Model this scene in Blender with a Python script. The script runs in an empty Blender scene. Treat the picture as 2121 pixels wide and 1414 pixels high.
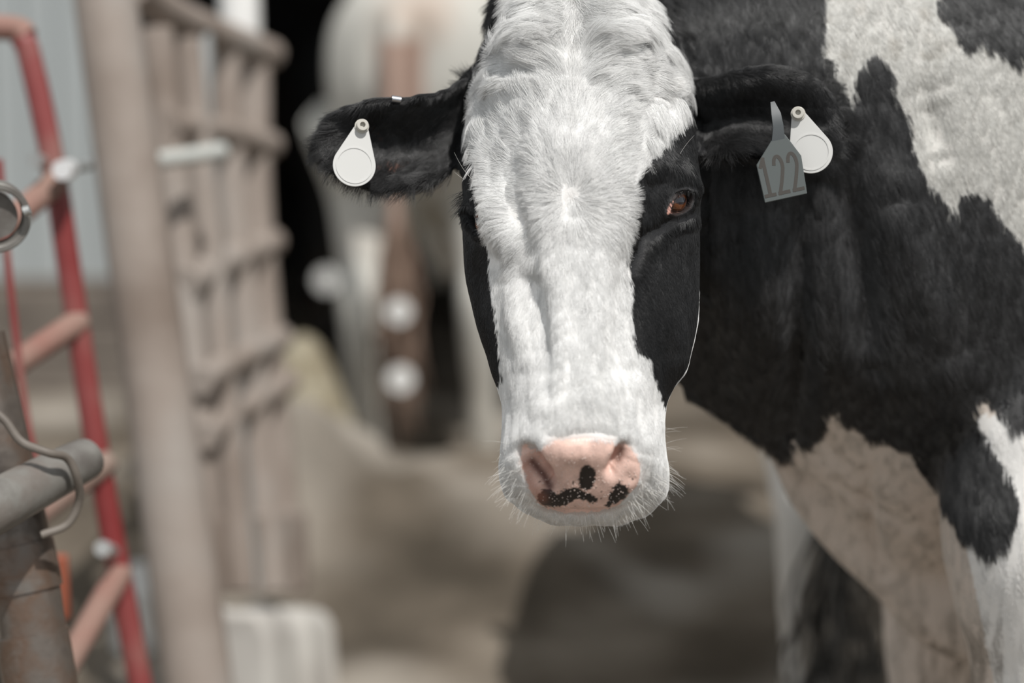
import bpy, bmesh, math, random
import numpy as np
from mathutils import Vector
from mathutils.bvhtree import BVHTree
from mathutils.kdtree import KDTree
random.seed(5); rng = np.random.default_rng(5)
scn = bpy.context.scene; col = scn.collection
# ------------------------------------------------------------------ camera, sky, sun, exposure
F_PX, CX, CY, CAM_Z, Y_H = 4000.0, 1060.5, 707.0, 1.30, 70.0
PITCH = math.atan((CY - Y_H) / F_PX)
cd = bpy.data.cameras.new('camera'); cam = bpy.data.objects.new('camera', cd); col.objects.link(cam)
cam.location = (0, 0, CAM_Z); cam.rotation_euler = (math.pi/2 - PITCH, 0, 0)
cd.sensor_width = 36.0; cd.lens = F_PX/2121*36.0; cd.clip_end = 200; cd.clip_start = .05
cd.dof.use_dof = True; cd.dof.focus_distance = 1.865; cd.dof.aperture_fstop = (cd.lens/1000)/0.039
scn.camera = cam
w = bpy.data.worlds.new('sky'); scn.world = w; w.use_nodes = True
bg = w.node_tree.nodes['Background']; bg.inputs[0].default_value = (.83, .87, .90, 1); bg.inputs[1].default_value = .55
sd = bpy.data.lights.new('sun', 'SUN'); sd.energy = 3.2; sd.angle = math.radians(.6); sd.color = (1, .975, .94)
sun = bpy.data.objects.new('sun', sd); col.objects.link(sun)
SUN_DIR = Vector((.27, -.48, .80)).normalized()
sun.rotation_euler = SUN_DIR.to_track_quat('Z', 'Y').to_euler(); sun.location = (4, -3, 5)
vs = scn.view_settings; vs.view_transform = 'Standard'; vs.look = 'None'; vs.gamma = 1; vs.use_curve_mapping = False; vs.exposure = 0.2
scn.cycles.max_bounces = 6; scn.cycles.transparent_max_bounces = 8
scn.cycles_curves.shape = 'RIBBONS'
FUR = 1.0

# ------------------------------------------------------------------ maths helpers
Fv = np.array((0, math.cos(PITCH), -math.sin(PITCH))); Uv = np.array((0, math.sin(PITCH), math.cos(PITCH)))
Rv = np.array((1., 0, 0)); Cv = np.array((0, 0, CAM_Z))
def pt(x, y, d):
    x = np.asarray(x, float); y = np.asarray(y, float); d = np.asarray(d, float)
    x, y, d = np.broadcast_arrays(x, y, d)
    return Cv + d[..., None]*(Fv + Rv*((x-CX)/F_PX)[..., None] - Uv*((y-CY)/F_PX)[..., None])
def project(P):
    q = np.asarray(P, float) - Cv; d = q @ Fv
    return CX + F_PX*(q @ Rv)/d, CY - F_PX*(q @ Uv)/d, d
def pchip(xk, yk, x):
    xk = np.asarray(xk, float); yk = np.asarray(yk, float)
    h = np.diff(xk); dl = np.diff(yk)/h; m = np.zeros_like(yk)
    m[0], m[-1] = dl[0], dl[-1]
    for i in range(1, len(xk)-1):
        if dl[i-1]*dl[i] > 0:
            a, b = 2*h[i]+h[i-1], h[i]+2*h[i-1]; m[i] = (a+b)/(a/dl[i-1]+b/dl[i])
    i = np.clip(np.searchsorted(xk, x)-1, 0, len(h)-1); t = np.clip((x-xk[i])/h[i], 0, 1)
    return ((1+2*t)*(1-t)**2*yk[i] + t*(1-t)**2*h[i]*m[i] + t*t*(3-2*t)*yk[i+1] + t*t*(t-1)*h[i]*m[i+1])
def catmull(P, n, closed=False):
    P = np.asarray(P, float); N = len(P)
    if closed: Q = np.concatenate([P[-1:], P, P[:2]]); segs = N
    else: Q = np.concatenate([2*P[:1]-P[1:2], P, 2*P[-1:]-P[-2:-1]]); segs = N-1
    u = np.linspace(0, segs, n, endpoint=not closed); i = np.minimum(u.astype(int), segs-1); t = (u-i)[:, None]
    a, b, c, d = Q[i], Q[i+1], Q[i+2], Q[i+3]
    return .5*(2*b + (c-a)*t + (2*a-5*b+4*c-d)*t*t + (3*b-a-3*c+d)*t**3)
def sstep(a, b, x):
    t = np.clip((x-a)/(b-a), 0, 1); return t*t*(3-2*t)
def in_poly(x, y, poly):
    poly = np.asarray(poly, float); r = np.zeros(len(x), bool)
    for (x0, y0), (x1, y1) in zip(poly, np.roll(poly, -1, 0)):
        if y0 == y1: continue
        c = ((y0 > y) != (y1 > y)) & (x < (x1-x0)*(y-y0)/(y1-y0)+x0); r ^= c
    return r
_perm = rng.permutation(4096)
def vnoise(P, s):                                   # smooth value noise in -1..1 over 3-D points
    q = np.asarray(P, float)*s + 137.3; i = np.floor(q).astype(np.int64); f = q-i; f = f*f*(3-2*f); out = 0
    for dx in (0, 1):
        for dy in (0, 1):
            for dz in (0, 1):
                hsh = _perm[(_perm[(_perm[(i[:, 0]+dx) & 4095]+i[:, 1]+dy) & 4095]+i[:, 2]+dz) & 4095]/2047.5-1
                out = out + hsh*(f[:, 0] if dx else 1-f[:, 0])*(f[:, 1] if dy else 1-f[:, 1])*(f[:, 2] if dz else 1-f[:, 2])
    return out
def seg_dist(x, y, line):                           # distance of points to a polyline, and how far along it
    best = np.full(len(x), 1e9); al = np.zeros(len(x)); L = np.asarray(line, float); n = len(L)-1
    for k in range(n):
        a, b = L[k], L[k+1]; ab = b-a; t = np.clip(((x-a[0])*ab[0]+(y-a[1])*ab[1])/(ab @ ab), 0, 1)
        dd = np.hypot(x-a[0]-t*ab[0], y-a[1]-t*ab[1]); m = dd < best; best[m] = dd[m]; al[m] = (k+t[m])/n
    return best, al

# ------------------------------------------------------------------ mesh helpers
class MB:
    def __init__(s): s.v = []; s.f = []; s.n = 0
    def add(s, v, f):
        v = np.asarray(v, float).reshape(-1, 3); s.v.append(v); s.f += [tuple(i+s.n for i in q) for q in f]; s.n += len(v); return s
    def loft(s, rings, cap=True):
        R = np.asarray(rings, float); m, n = R.shape[:2]; f = []
        for i in range(m-1):
            for j in range(n):
                k = (j+1) % n; f.append((i*n+j, i*n+k, (i+1)*n+k, (i+1)*n+j))
        if cap: f.append(tuple(range(n))[::-1]); f.append(tuple((m-1)*n+j for j in range(n)))
        return s.add(R.reshape(-1, 3), f)
    def tube(s, P, r, n=16, cap=True, sx=None, ref=(0, 0, 1)):
        P = np.asarray(P, float); r = np.broadcast_to(np.asarray(r, float), (len(P),)); rings = []
        T = np.gradient(P, axis=0); prev = None
        for i, p in enumerate(P):
            t = T[i]/np.linalg.norm(T[i])
            if prev is None:
                a = np.cross(t, ref); a = np.cross(t, (1, 0, 0)) if np.linalg.norm(a) < .05 else a
            else: a = prev - t*(prev @ t)
            a /= np.linalg.norm(a); prev = a; b = np.cross(t, a); th = np.linspace(0, 2*np.pi, n, endpoint=False)[:, None]
            rings.append(p + r[i]*(np.cos(th)*a + np.sin(th)*b))
        return s.loft(rings, cap)
    def box(s, c, h, R=None):
        q = np.array([(x, y, z) for x in (-1, 1) for y in (-1, 1) for z in (-1, 1)], float)*np.asarray(h)
        if R is not None: q = q @ np.asarray(R).T
        return s.add(q+np.asarray(c), [(0, 1, 3, 2), (4, 6, 7, 5), (0, 4, 5, 1), (2, 3, 7, 6), (0, 2, 6, 4), (1, 5, 7, 3)])
    def mesh(s, name):
        me = bpy.data.meshes.new(name); me.from_pydata(np.concatenate(s.v).tolist(), [], s.f); me.validate(); me.update(); return me
    def build(s, name, mat, parent=None, smooth=True, bevel=0, origin=None):
        if origin is not None:
            o_ = np.asarray(origin, float); s.v = [v-o_ for v in s.v]
        me = s.mesh(name); o = link(name, me, mat, parent, smooth)
        if origin is not None: o.location = Vector(o_) - (parent.location if parent else Vector())
        bm = bmesh.new(); bm.from_mesh(me); bmesh.ops.recalc_face_normals(bm, faces=bm.faces); bm.to_mesh(me); bm.free()
        if smooth: me.polygons.foreach_set('use_smooth', [True]*len(me.polygons)); me.set_sharp_from_angle(angle=math.radians(50))
        if bevel:
            b = o.modifiers.new('bevel', 'BEVEL'); b.width = bevel; b.segments = 2; b.limit_method = 'ANGLE'
        return o
def link(name, data, mat, parent=None, smooth=True):
    o = bpy.data.objects.new(name, data); col.objects.link(o)
    if mat is not None:
        data.materials.clear(); data.materials.append(mat)
    if parent: o.parent = parent
    return o
def tag(o, label=None, cat=None, group=None, kind=None):
    for k, v in (('label', label), ('category', cat), ('group', group), ('kind', kind)):
        if v: o[k] = v
    return o
def empty(name, loc, label, cat, group=None):
    o = bpy.data.objects.new(name, None); col.objects.link(o); o.location = loc; o.empty_display_size = .1
    return tag(o, label, cat, group)

# ------------------------------------------------------------------ materials
def nodes(name):
    m = bpy.data.materials.new(name); m.use_nodes = True; nt = m.node_tree; return m, nt, nt.nodes['Principled BSDF']
def attr_mat(name, attr, rough=.7, spec=.3, bump=0, scale=200):
    m, nt, b = nodes(name); a = nt.nodes.new('ShaderNodeAttribute'); a.attribute_name = attr
    nt.links.new(a.outputs['Color'], b.inputs['Base Color']); b.inputs['Roughness'].default_value = rough
    b.inputs['Specular IOR Level'].default_value = spec
    if bump: add_bump(nt, b, bump, scale)
    return m
def add_bump(nt, b, strength, scale, dist=.002):
    n = nt.nodes.new('ShaderNodeTexNoise'); n.inputs['Scale'].default_value = scale; n.inputs['Detail'].default_value = 4
    tc = nt.nodes.new('ShaderNodeTexCoord'); nt.links.new(tc.outputs['Object'], n.inputs['Vector'])
    u = nt.nodes.new('ShaderNodeBump'); u.inputs['Strength'].default_value = strength; u.inputs['Distance'].default_value = dist
    nt.links.new(n.outputs['Fac'], u.inputs['Height']); nt.links.new(u.outputs['Normal'], b.inputs['Normal'])
def mix_mat(name, cols, scale=8, rough=.6, metal=0, bump=.3, bscale=60, spec=.4, detail=6, dist=.002):
    m, nt, b = nodes(name); n = nt.nodes.new('ShaderNodeTexNoise'); n.inputs['Scale'].default_value = scale; n.inputs['Detail'].default_value = detail
    tc = nt.nodes.new('ShaderNodeTexCoord'); nt.links.new(tc.outputs['Object'], n.inputs['Vector'])
    r = nt.nodes.new('ShaderNodeValToRGB'); nt.links.new(n.outputs['Fac'], r.inputs['Fac'])
    el = r.color_ramp.elements; k = len(cols)
    while len(el) < k: el.new(.5)
    for i, c in enumerate(cols): el[i].position = .3+.4*i/max(1, k-1); el[i].color = (*c, 1)
    nt.links.new(r.outputs['Color'], b.inputs['Base Color']); b.inputs['Roughness'].default_value = rough; b.inputs['Metallic'].default_value = metal
    b.inputs['Specular IOR Level'].default_value = spec
    if bump: add_bump(nt, b, bump, bscale, dist)
    return m
def plain(name, c, rough=.5, metal=0, spec=.5, coat=0):
    m, nt, b = nodes(name); b.inputs['Base Color'].default_value = (*c, 1); b.inputs['Roughness'].default_value = rough
    b.inputs['Metallic'].default_value = metal; b.inputs['Specular IOR Level'].default_value = spec; b.inputs['Coat Weight'].default_value = coat
    return m

# ------------------------------------------------------------------ the main cow: volumes
HX = 1195.0
ky  = [-70,  0,   60,  150, 250, 400, 540, 650, 750, 850, 920, 1000, 1050, 1088]
k_cx= [1192,1192,1194,1196,1198,1198,1198,1200,1200,1206,1207,1210, 1212, 1214]
k_wf= [40,   90,  115, 130, 140, 135, 105, 92,  88,  100, 118, 120,  95,   45]
k_wl= [60,  148,  172, 200, 228, 240, 236, 218, 188, 165, 168, 172,  140,  70]
k_wr= [60,  138,  180, 215, 238, 250, 250, 245, 222, 172, 170, 175,  150,  70]
k_df= [1.95,1.885,1.86,1.838,1.822,1.80,1.787,1.777,1.767,1.758,1.757,1.775,1.797,1.84]
k_rf= [.01,.02, .024,.026,.026,.025,.024,.022,.02, .018,.02, .025,.025,.012]
k_dm= [2.0,1.965,1.955,1.945,1.925,1.90,1.90,1.885,1.868,1.845,1.832,1.835,1.845,1.87]
k_db= [2.06,2.10,2.11,2.12,2.13,2.13,2.10,2.06,2.01,1.965,1.94,1.925,1.91,1.90]
def head_ring(y, n=72):
    g = lambda k: float(pchip(ky, k, np.array([y]))[0])
    cx, wf, wl, wr, df, rf, dm, db = map(g, (k_cx, k_wf, k_wl, k_wr, k_df, k_rf, k_dm, k_db))
    def side(s, W): return [(s*.6*wf, df+.12*rf), (s*wf, df+rf), (s*(wf*.32+W*.68), (df+rf)*.52+dm*.48), (s*W, dm), (s*.9*W, dm*.45+db*.55), (s*.5*W, db-.015)]
    ctl = [(0, df)] + side(1, wr) + [(0, db)] + side(-1, wl)[::-1]
    c = catmull(ctl, n, True)
    return pt(cx+c[:, 0], y, c[:, 1])
def ell_ring(c, a, b, n=40, e=2.2, egg=0):
    th = np.linspace(0, 2*np.pi, n, endpoint=False); cs, sn = np.cos(th), np.sin(th)
    return np.asarray(c) + (np.sign(cs)*abs(cs)**(2/e)*(1-egg*np.clip((-sn-.45)/.55, 0, 1)))[:, None]*np.asarray(a) + (np.sign(sn)*abs(sn)**(2/e))[:, None]*np.asarray(b)
def ear_loft(top, bot, n=26, thick=.008, pw=.9):
    # top / bottom edge rows: (px, py, depth); mid pushed back: a cupped leaf with real thickness
    t = catmull([(*r[:2], r[2]) for r in top], n); b = catmull([(*r[:2], r[2]) for r in bot], n); rings = []
    for i in range(n):
        s = i/(n-1); cup = .045*math.sin(math.pi*min(1, .18+s*.86))
        q = np.linspace(0, 1, 12)[:, None]; line = t[i]*(1-q)+b[i]*q
        line[:, 2] += cup*np.sin(np.pi*q[:, 0]**pw)**.9
        fr = pt(line[:, 0], line[:, 1], line[:, 2]-thick); bk = pt(line[:, 0], line[:, 1], line[:, 2]+thick+.01*np.sin(np.pi*q[:, 0]))
        rings.append(np.concatenate([fr, bk[::-1]]))
    return rings
AX = np.array((.906, .423, 0)); SD = np.array((.423, -.906, 0)); ZZ = np.array((0, 0, 1.))
def main_cow_mesh():
    mb = MB()
    mb.loft([head_ring(y) for y in np.linspace(-70, 1088, 110)])
    neck = [((.07,2.06,1.19),.14,.09), ((.19,2.13,1.145),.235,.125), ((.33,2.165,1.105),.305,.17), ((.48,2.22,1.06),.38,.22), ((.62,2.29,1.04),.41,.26)]
    NP = catmull([n_[0] for n_ in neck], 24); hh = np.interp(np.linspace(0, 4, 24), range(5), [n_[1] for n_ in neck]); hw = np.interp(np.linspace(0, 4, 24), range(5), [n_[2] for n_ in neck])
    T = np.gradient(NP, axis=0); rings = []
    for p, t, h_, w_ in zip(NP, T, hh, hw):
        s = np.cross(t/np.linalg.norm(t), ZZ); s /= np.linalg.norm(s); rings.append(ell_ring(p, s*w_, ZZ*h_, e=2.3, egg=.75))
    mb.loft(rings)
    C0 = np.array((.36, 2.25, 0))
    st = [(-.03,.88,.06,.05),(.03,.90,.20,.12),(.12,.98,.36,.20),(.28,1.01,.43,.275),(.5,1.01,.43,.30),(.9,1.0,.44,.35),(1.3,1.04,.40,.34),(1.6,1.12,.30,.27),(1.78,1.16,.18,.15)]
    ts = np.linspace(st[0][0], st[-1][0], 40); k = np.array(st).T
    mb.loft([ell_ring(C0+AX*t+ZZ*pchip(k[0], k[1], np.array([t]))[0], SD*pchip(k[0], k[3], np.array([t]))[0], ZZ*pchip(k[0], k[2], np.array([t]))[0], e=2.3, egg=.55*sstep(.9, .1, t)) for t in ts])
    # dewlap and brisket: hanging fold along the middle of the chest
    dw = [(1405,815,2.19,.02),(1500,885,2.24,.024),(1590,955,2.28,.03),(1640,1055,2.31,.032),(1720,1160,2.33,.04),(1825,1250,2.345,.05),(1895,1332,2.36,.06),(2040,1392,2.37,.07),(2300,1410,2.44,.09)]
    D = catmull([(*pt(a, b, c), r) for a, b, c, r in dw], 36); rings = []
    for p in D:
        B, r = p[:3], p[3]; rings.append(ell_ring(B+np.array((.05,.055,.13)), SD*r*1.1, np.array((.05,.055,.13)), n=24, e=2.0))
    mb.loft(rings)
    def leg(x, y, hind=False, top=.95):
        if not hind: P = [(x+.10,y+.13,top+.03),(x+.0,y+.01,.78),(x,y,.62),(x-.005,y,.45),(x,y,.40),(x,y,.25),(x,y,.12),(x-.01,y-.01,.05),(x-.02,y-.01,0)]; r = [.16,.125,.088,.064,.062,.042,.044,.05,.058]
        else: P = [(x+.02,y,top),(x-.04,y,.78),(x+.04,y,.6),(x+.1,y,.47),(x+.08,y,.25),(x+.06,y,.1),(x+.04,y,.05),(x+.03,y,0)]; r = [.2,.16,.1,.06,.042,.046,.05,.058]
        mb.tube(catmull(P, 30), np.interp(np.linspace(0, len(r)-1, 30), range(len(r)), r), 20)
    leg(.592, 2.05); leg(.57, 2.47); 
    for s in (-1, 1):
        c = C0+AX*1.5+SD*s*.17; leg(c[0], c[1], True, 1.0)
    tl = C0+AX*1.8; mb.tube(catmull([tl+ZZ*1.22, tl+AX*.08+ZZ*1.1, tl+AX*.08+ZZ*.8, tl+AX*.06+ZZ*.45], 16), np.linspace(.035, .016, 16), 10)
    # ears
    mb.loft(ear_loft([(1050,70,2.0),(985,140,1.97),(925,182,1.945),(850,198,1.93),(770,204,1.93),(705,228,1.935),(668,268,1.94),(656,300,1.945)],
                     [(1010,320,1.98),(955,345,1.955),(905,372,1.94),(845,388,1.93),(790,390,1.925),(740,372,1.925),(692,345,1.93),(664,312,1.94)], pw=1.25))
    mb.loft(ear_loft([(1380,160,2.0),(1455,162,1.975),(1520,146,1.95),(1590,134,1.94),(1650,142,1.94),(1700,170,1.945),(1730,208,1.95),(1740,250,1.95)],
                     [(1390,300,1.98),(1450,320,1.955),(1505,312,1.93),(1560,318,1.925),(1620,325,1.925),(1680,322,1.93),(1720,300,1.935),(1738,268,1.945)], thick=.011, pw=1.9))
    me = mb.mesh('cow_volumes'); o = bpy.data.objects.new('tmp', me); col.objects.link(o)
    r = o.modifiers.new('r', 'REMESH'); r.mode = 'VOXEL'; r.voxel_size = .005
    s = o.modifiers.new('s', 'SMOOTH'); s.factor = .5; s.iterations = 4
    dg = bpy.context.evaluated_depsgraph_get(); out = bpy.data.meshes.new_from_object(o.evaluated_get(dg)); bpy.data.objects.remove(o)
    out.name = 'cow'; return out


# ---- read the grown surface, smooth the body where its volumes meet, cut finer faces round the eyes and on the nose
def get_v(me): a = np.empty(len(me.vertices)*3); me.vertices.foreach_get('co', a); return a.reshape(-1, 3)
def set_v(me, v): me.vertices.foreach_set('co', v.ravel()); me.update()
def get_n(me): a = np.empty(len(me.vertices)*3, np.float32); me.vertices.foreach_get('normal', a); return a.reshape(-1, 3).astype(float)
def edges_of(me): e = np.empty(len(me.edges)*2, np.int32); me.edges.foreach_get('vertices', e); return e.reshape(-1, 2)
def smooth(me, mask, its, f=.5):
    v = get_v(me); e = edges_of(me); n = len(v); deg = np.bincount(e.ravel(), minlength=n)[:, None]
    for _ in range(its):
        a = np.stack([np.bincount(e[:, 0], v[e[:, 1], k], n)+np.bincount(e[:, 1], v[e[:, 0], k], n) for k in range(3)], 1)/deg
        v += (a-v)*f*mask[:, None]
    set_v(me, v)
HEAD_SIL = [(1040,-60),(1010,60),(960,230),(930,430),(940,600),(985,740),(1015,860),(1015,1010),(1050,1120),(1370,1120),(1410,1010),(1405,860),(1465,700),(1475,330),(1440,180),(1390,40),(1350,-60)]
EAR_L = [(1060,60),(900,170),(700,190),(630,300),(740,410),(960,385),(985,300)]
EAR_R = [(1400,120),(1590,90),(1720,130),(1775,250),(1740,350),(1420,350)]
def regions(P):
    x, y, d = project(P)
    head = in_poly(x, y, HEAD_SIL) & (d < pchip(ky, k_db, np.clip(y, -70, 1088))-.02)
    ear = (in_poly(x, y, EAR_L) & (d < 2.05) & ~head) | (in_poly(x, y, EAR_R) & (d < 2.0) & ~head)
    return x, y, d, head, ear
NOSE = [(1081,924),(1089,918),(1099,932),(1120,928),(1154,911),(1212,907),(1254,913),(1283,918),(1296,916),(1308,928),(1323,949),(1327,974),(1321,1003),(1300,1028),(1279,1047),(1237,1060),(1170,1062),(1129,1051),(1110,1037),(1095,1007),(1083,974),(1079,945)]
EYE_R = [(1383,441),(1391,418),(1403,403),(1419,396),(1430,400),(1432,414),(1428,429),(1415,438),(1399,444)]
def refine(me, sel_px, pad, dmax, times):
    for _ in range(times):
        bm = bmesh.new(); bm.from_mesh(me); bm.verts.ensure_lookup_table()
        v = np.array([q.co for q in bm.verts]); x, y, d = project(v); L = np.asarray(sel_px); 
        ok = (x > L[:, 0].min()-pad) & (x < L[:, 0].max()+pad) & (y > L[:, 1].min()-pad) & (y < L[:, 1].max()+pad) & (d < dmax)
        es = [e for e in bm.edges if ok[e.verts[0].index] and ok[e.verts[1].index]]
        bmesh.ops.subdivide_edges(bm, edges=es, cuts=1, use_grid_fill=True); bm.to_mesh(me); bm.free(); me.update()

cow_me = main_cow_mesh()
x, y, d, head, ear = regions(get_v(cow_me))
smooth(cow_me, np.where(head | ear, 0, 1.0), 40)
smooth(cow_me, np.where(ear, 1.0, 0), 4)
refine(cow_me, NOSE, 22, 1.9, 2)
refine(cow_me, EYE_R, 26, 1.97, 2)
EYE_L = [(955,425),(1012,425),(1012,500),(955,500)]
refine(cow_me, EYE_L, 14, 1.97, 1)
x, y, d, head, ear = regions(get_v(cow_me))
smooth(cow_me, np.where(head & (in_poly(x, y, [(1030,880),(1380,880),(1380,1090),(1030,1090)]) | in_poly(x, y, [(1340,350),(1480,350),(1480,490),(1340,490)])), 1.0, 0), 6)

# ---- sculpt: ridges and grooves along lines on the head, outward metres
def stroke(line, sig, amp, mask=None, endfade=True):
    global SC
    x, y = SC['x'], SC['y']; dd, al = seg_dist(x, y, line)
    f = np.exp(-(dd/sig)**2)*amp
    if endfade: f *= np.sin(np.pi*np.clip(al, .08, .92))**.5
    SC['h'] += f*(SC['head'] if mask is None else mask)
v = get_v(cow_me); nrm = get_n(cow_me); x, y, d, head, ear = regions(v)
face = head & (nrm @ Fv < .25)
SC = dict(x=x, y=y, head=face, h=np.zeros(len(v)))
stroke([(1080,450),(1096,540),(1110,620),(1122,720),(1132,810)], 24, -.0075)
stroke([(1004,345),(1022,420),(1060,500),(1088,540)], 30, .011)
stroke([(1010,420),(1030,500)], 24, .005)
stroke([(1052,560),(1066,650),(1088,740)], 20, .005)
stroke([(1290,540),(1300,640),(1306,760)], 26, -.005)
stroke([(1322,350),(1380,352),(1442,384)], 24, .007)
stroke([(1384,462),(1336,486),(1312,550)], 11, -.006)
stroke([(1395,470),(1440,455)], 12, .003)
stroke([(1345,520),(1372,640),(1400,740)], 30, .006)
stroke([(1190,-40),(1191,60),(1190,165)], 18, -.013)
stroke([(1120,40),(1105,125)], 46, .017)
stroke([(1040,128),(1085,156),(1135,158)], 12, -.010); stroke([(1010,180),(1060,200),(1130,195)], 22, .006)
stroke([(1265,40),(1305,110)], 52, .014); stroke([(1235,128),(1290,112),(1345,95)], 10, -.006)
stroke([(1190,170),(1186,300),(1182,405)], 9, -.0030)
SC['h'] += face*(y < 520)*sstep(520, 400, y)*(vnoise(v*np.array((1, 1, .75)), 75)*.0016+vnoise(v+4, 34)*.0022)
stroke([(1182,400),(1183,430)], 26, -.004, endfade=False)
stroke([(1120,330),(1250,330)], 60, .004)
# muzzle, nostrils, lips
stroke([(1140,901),(1165,907),(1185,900),(1230,894),(1275,902)], 10, -.003)
stroke([(1150,938),(1235,938)], 26, .006)
stroke([(1090,930),(1105,960),(1124,985),(1134,1004)], 15, -.034)
stroke([(1113,970),(1132,996)], 10, -.012)
stroke([(1082,965),(1098,1004),(1120,1034)], 11, .005)
stroke([(1294,922),(1288,946),(1268,976)], 12, -.026)
stroke([(1312,948),(1312,990),(1290,1020)], 13, .006)
stroke([(1200,930),(1202,1040)], 5, -.0015)
stroke([(1092,1048),(1130,1061),(1200,1066),(1270,1062),(1312,1046)], 7, -.007)
stroke([(1060,930),(1056,1000)], 24, .004); stroke([(1350,930),(1352,1000)], 24, .004)
# eye openings: lids swell round a deep slit
ex, ey = np.mean(EYE_R, 0); q = seg_dist(x, y, EYE_R+EYE_R[:1])[0]; ins = in_poly(x, y, EYE_R)
SC['h'] += face*np.where(ins, -.016*sstep(0, 5, q)*sstep(1384, 1399, x), .0035*np.exp(-(q/8)**2))
EYE_LA = [(966,432),(985,438),(998,470),(1002,490),(985,478),(970,455)]
q = seg_dist(x, y, EYE_LA+EYE_LA[:1])[0]; ins = in_poly(x, y, EYE_LA)
SC['h'] += face*np.where(ins, -.012*sstep(0, 5, q), .004*np.exp(-(q/8)**2))
# neck and shoulder folds
body = ~(head | ear)
stroke([(1745,330),(1775,480),(1795,640),(1800,760)], 30, -.022, body)
stroke([(1660,330),(1655,600),(1640,800),(1630,900)], 26, -.020, body)
stroke([(1850,380),(1900,560),(1960,760)], 50, .016, body)
stroke([(1560,400),(1570,600),(1560,800)], 60, .014, body)
stroke([(1730,1000),(1790,1050),(1880,1090)], 12, -.008, body); stroke([(1790,980),(1800,1100),(1830,1190)], 14, -.010, body)
stroke([(1830,1000),(1890,1060)], 16, .006, body); stroke([(1925,190),(1950,320)], 26, -.012, body)
stroke([(1700,900),(1760,990)], 18, -.006, body)
v = v + nrm*SC['h'][:, None]
v += nrm*(vnoise(v, 14)*.0025*body)[:, None]
set_v(cow_me, v)
smooth(cow_me, np.where(head, .6, .8), 2)

# ---- coat and skin colour
def crop(pts, s, ox, oy): return [(ox+a/s, oy+b/s) for a, b in pts]
BLAZE = [(1092,-90),(1072,20),(1038,90),(1006,165),(962,222),(972,262),(984,300),(980,345),(984,400),(993,450),(1004,492),(1011,540),(1020,600),(1030,665),(1036,725),(1040,782),(1010,800),(1000,1130),(1420,1130),(1412,830),(1388,852),(1366,812),(1348,770),(1340,735),(1322,722),(1312,712),(1306,600),(1299,545),(1304,470),(1309,402),(1330,332),(1348,292),(1388,244),(1402,234),(1416,200),(1428,170),(1402,118),(1362,56),(1334,10),(1330,-90)]
WHITE_TOP = crop([(620,-120),(620,0),(612,130),(620,240),(650,300),(690,380),(695,440),(690,520),(685,590),(710,530),(725,440),(745,330),(780,250),(820,220),(870,240),(895,300),(910,380),(940,450),(975,500),(985,580),(1010,650),(1040,740),(1090,790),(1130,830),(1165,880),(1200,800),(1260,800),(1320,830),(1360,900),(1400,970),(1440,1010),(1456,1040),(1600,1200),(1800,900),(1700,400),(1560,150),(1456,190),(1440,230),(1420,250),(1360,220),(1300,190),(1240,160),(1195,190),(1160,130),(1120,70),(1085,10),(1080,-120)], 2.02, 1400, 0)
WHITE_LOW = crop([(-60,225),(20,240),(120,290),(300,400),(450,480),(480,425),(545,420),(590,390),(600,310),(625,285),(670,300),(720,350),(770,380),(810,400),(850,405),(900,440),(945,440),(970,470),(1000,540),(1040,600),(1085,640),(1110,690),(1140,740),(1180,790),(1220,820),(1260,870),(1280,885),(1300,850),(1350,830),(1370,780),(1395,690),(1395,640),(1370,560),(1330,500),(1290,430),(1240,350),(1220,290),(1235,250),(1265,235),(1300,280),(1340,330),(1400,365),(1428,365),(1800,420),(2600,900),(2600,4000),(-200,4000),(-200,225)], 1.98, 1400, 700)
SPOTS = [crop(p, 2.396, 920, 540) for p in ([(670,1050),(690,1020),(720,1010),(745,1030),(755,1070),(740,1120),(715,1140),(680,1130),(668,1110)],
  [(465,1160),(490,1130),(530,1130),(560,1160),(600,1130),(660,1120),(700,1150),(750,1165),(765,1195),(740,1205),(700,1185),(650,1185),(600,1215),(540,1225),(490,1215),(460,1190)],
  [(820,1165),(840,1120),(870,1098),(910,1120),(918,1150),(890,1185),(850,1200),(820,1220),(790,1215),(815,1195)])]
def coat_white(P, jit=0):
    """1 where the coat is white, 0 where it is black, for points on the skin"""
    x, y, d, head, ear = regions(P)
    jx = vnoise(P, 70)*3.5+vnoise(P, 300)*jit; jy = vnoise(P+3.1, 70)*3.5+vnoise(P+1.7, 300)*jit
    hx, hy = x+jx, y+jy
    back = d > pchip(ky, k_dm, np.clip(y, -70, 1088))+np.where(y > 850, .06, .03)
    hw = in_poly(hx, hy, BLAZE) & ~back
    hw |= head & (y > 860); hw |= head & (x > 1375) & (y > 590) & (d > pchip(ky, k_dm, np.clip(y, -70, 1088))+.008) & (d < pchip(ky, k_dm, np.clip(y, -70, 1088))+.05); low_ = (d < 2.05) & (y > 850) & (x > 1000) & (x < 1425)
    near = P @ SD > np.array((.45, 2.30, 0)) @ SD-.12
    bw = (in_poly(x+jx*1.3, y+jy*1.3, WHITE_TOP) & near) | in_poly(x+jx*1.3, y+jy*1.3, WHITE_LOW)
    out = np.where(head | low_, hw | low_, np.where(ear, False, bw)); return out.astype(float)
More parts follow.
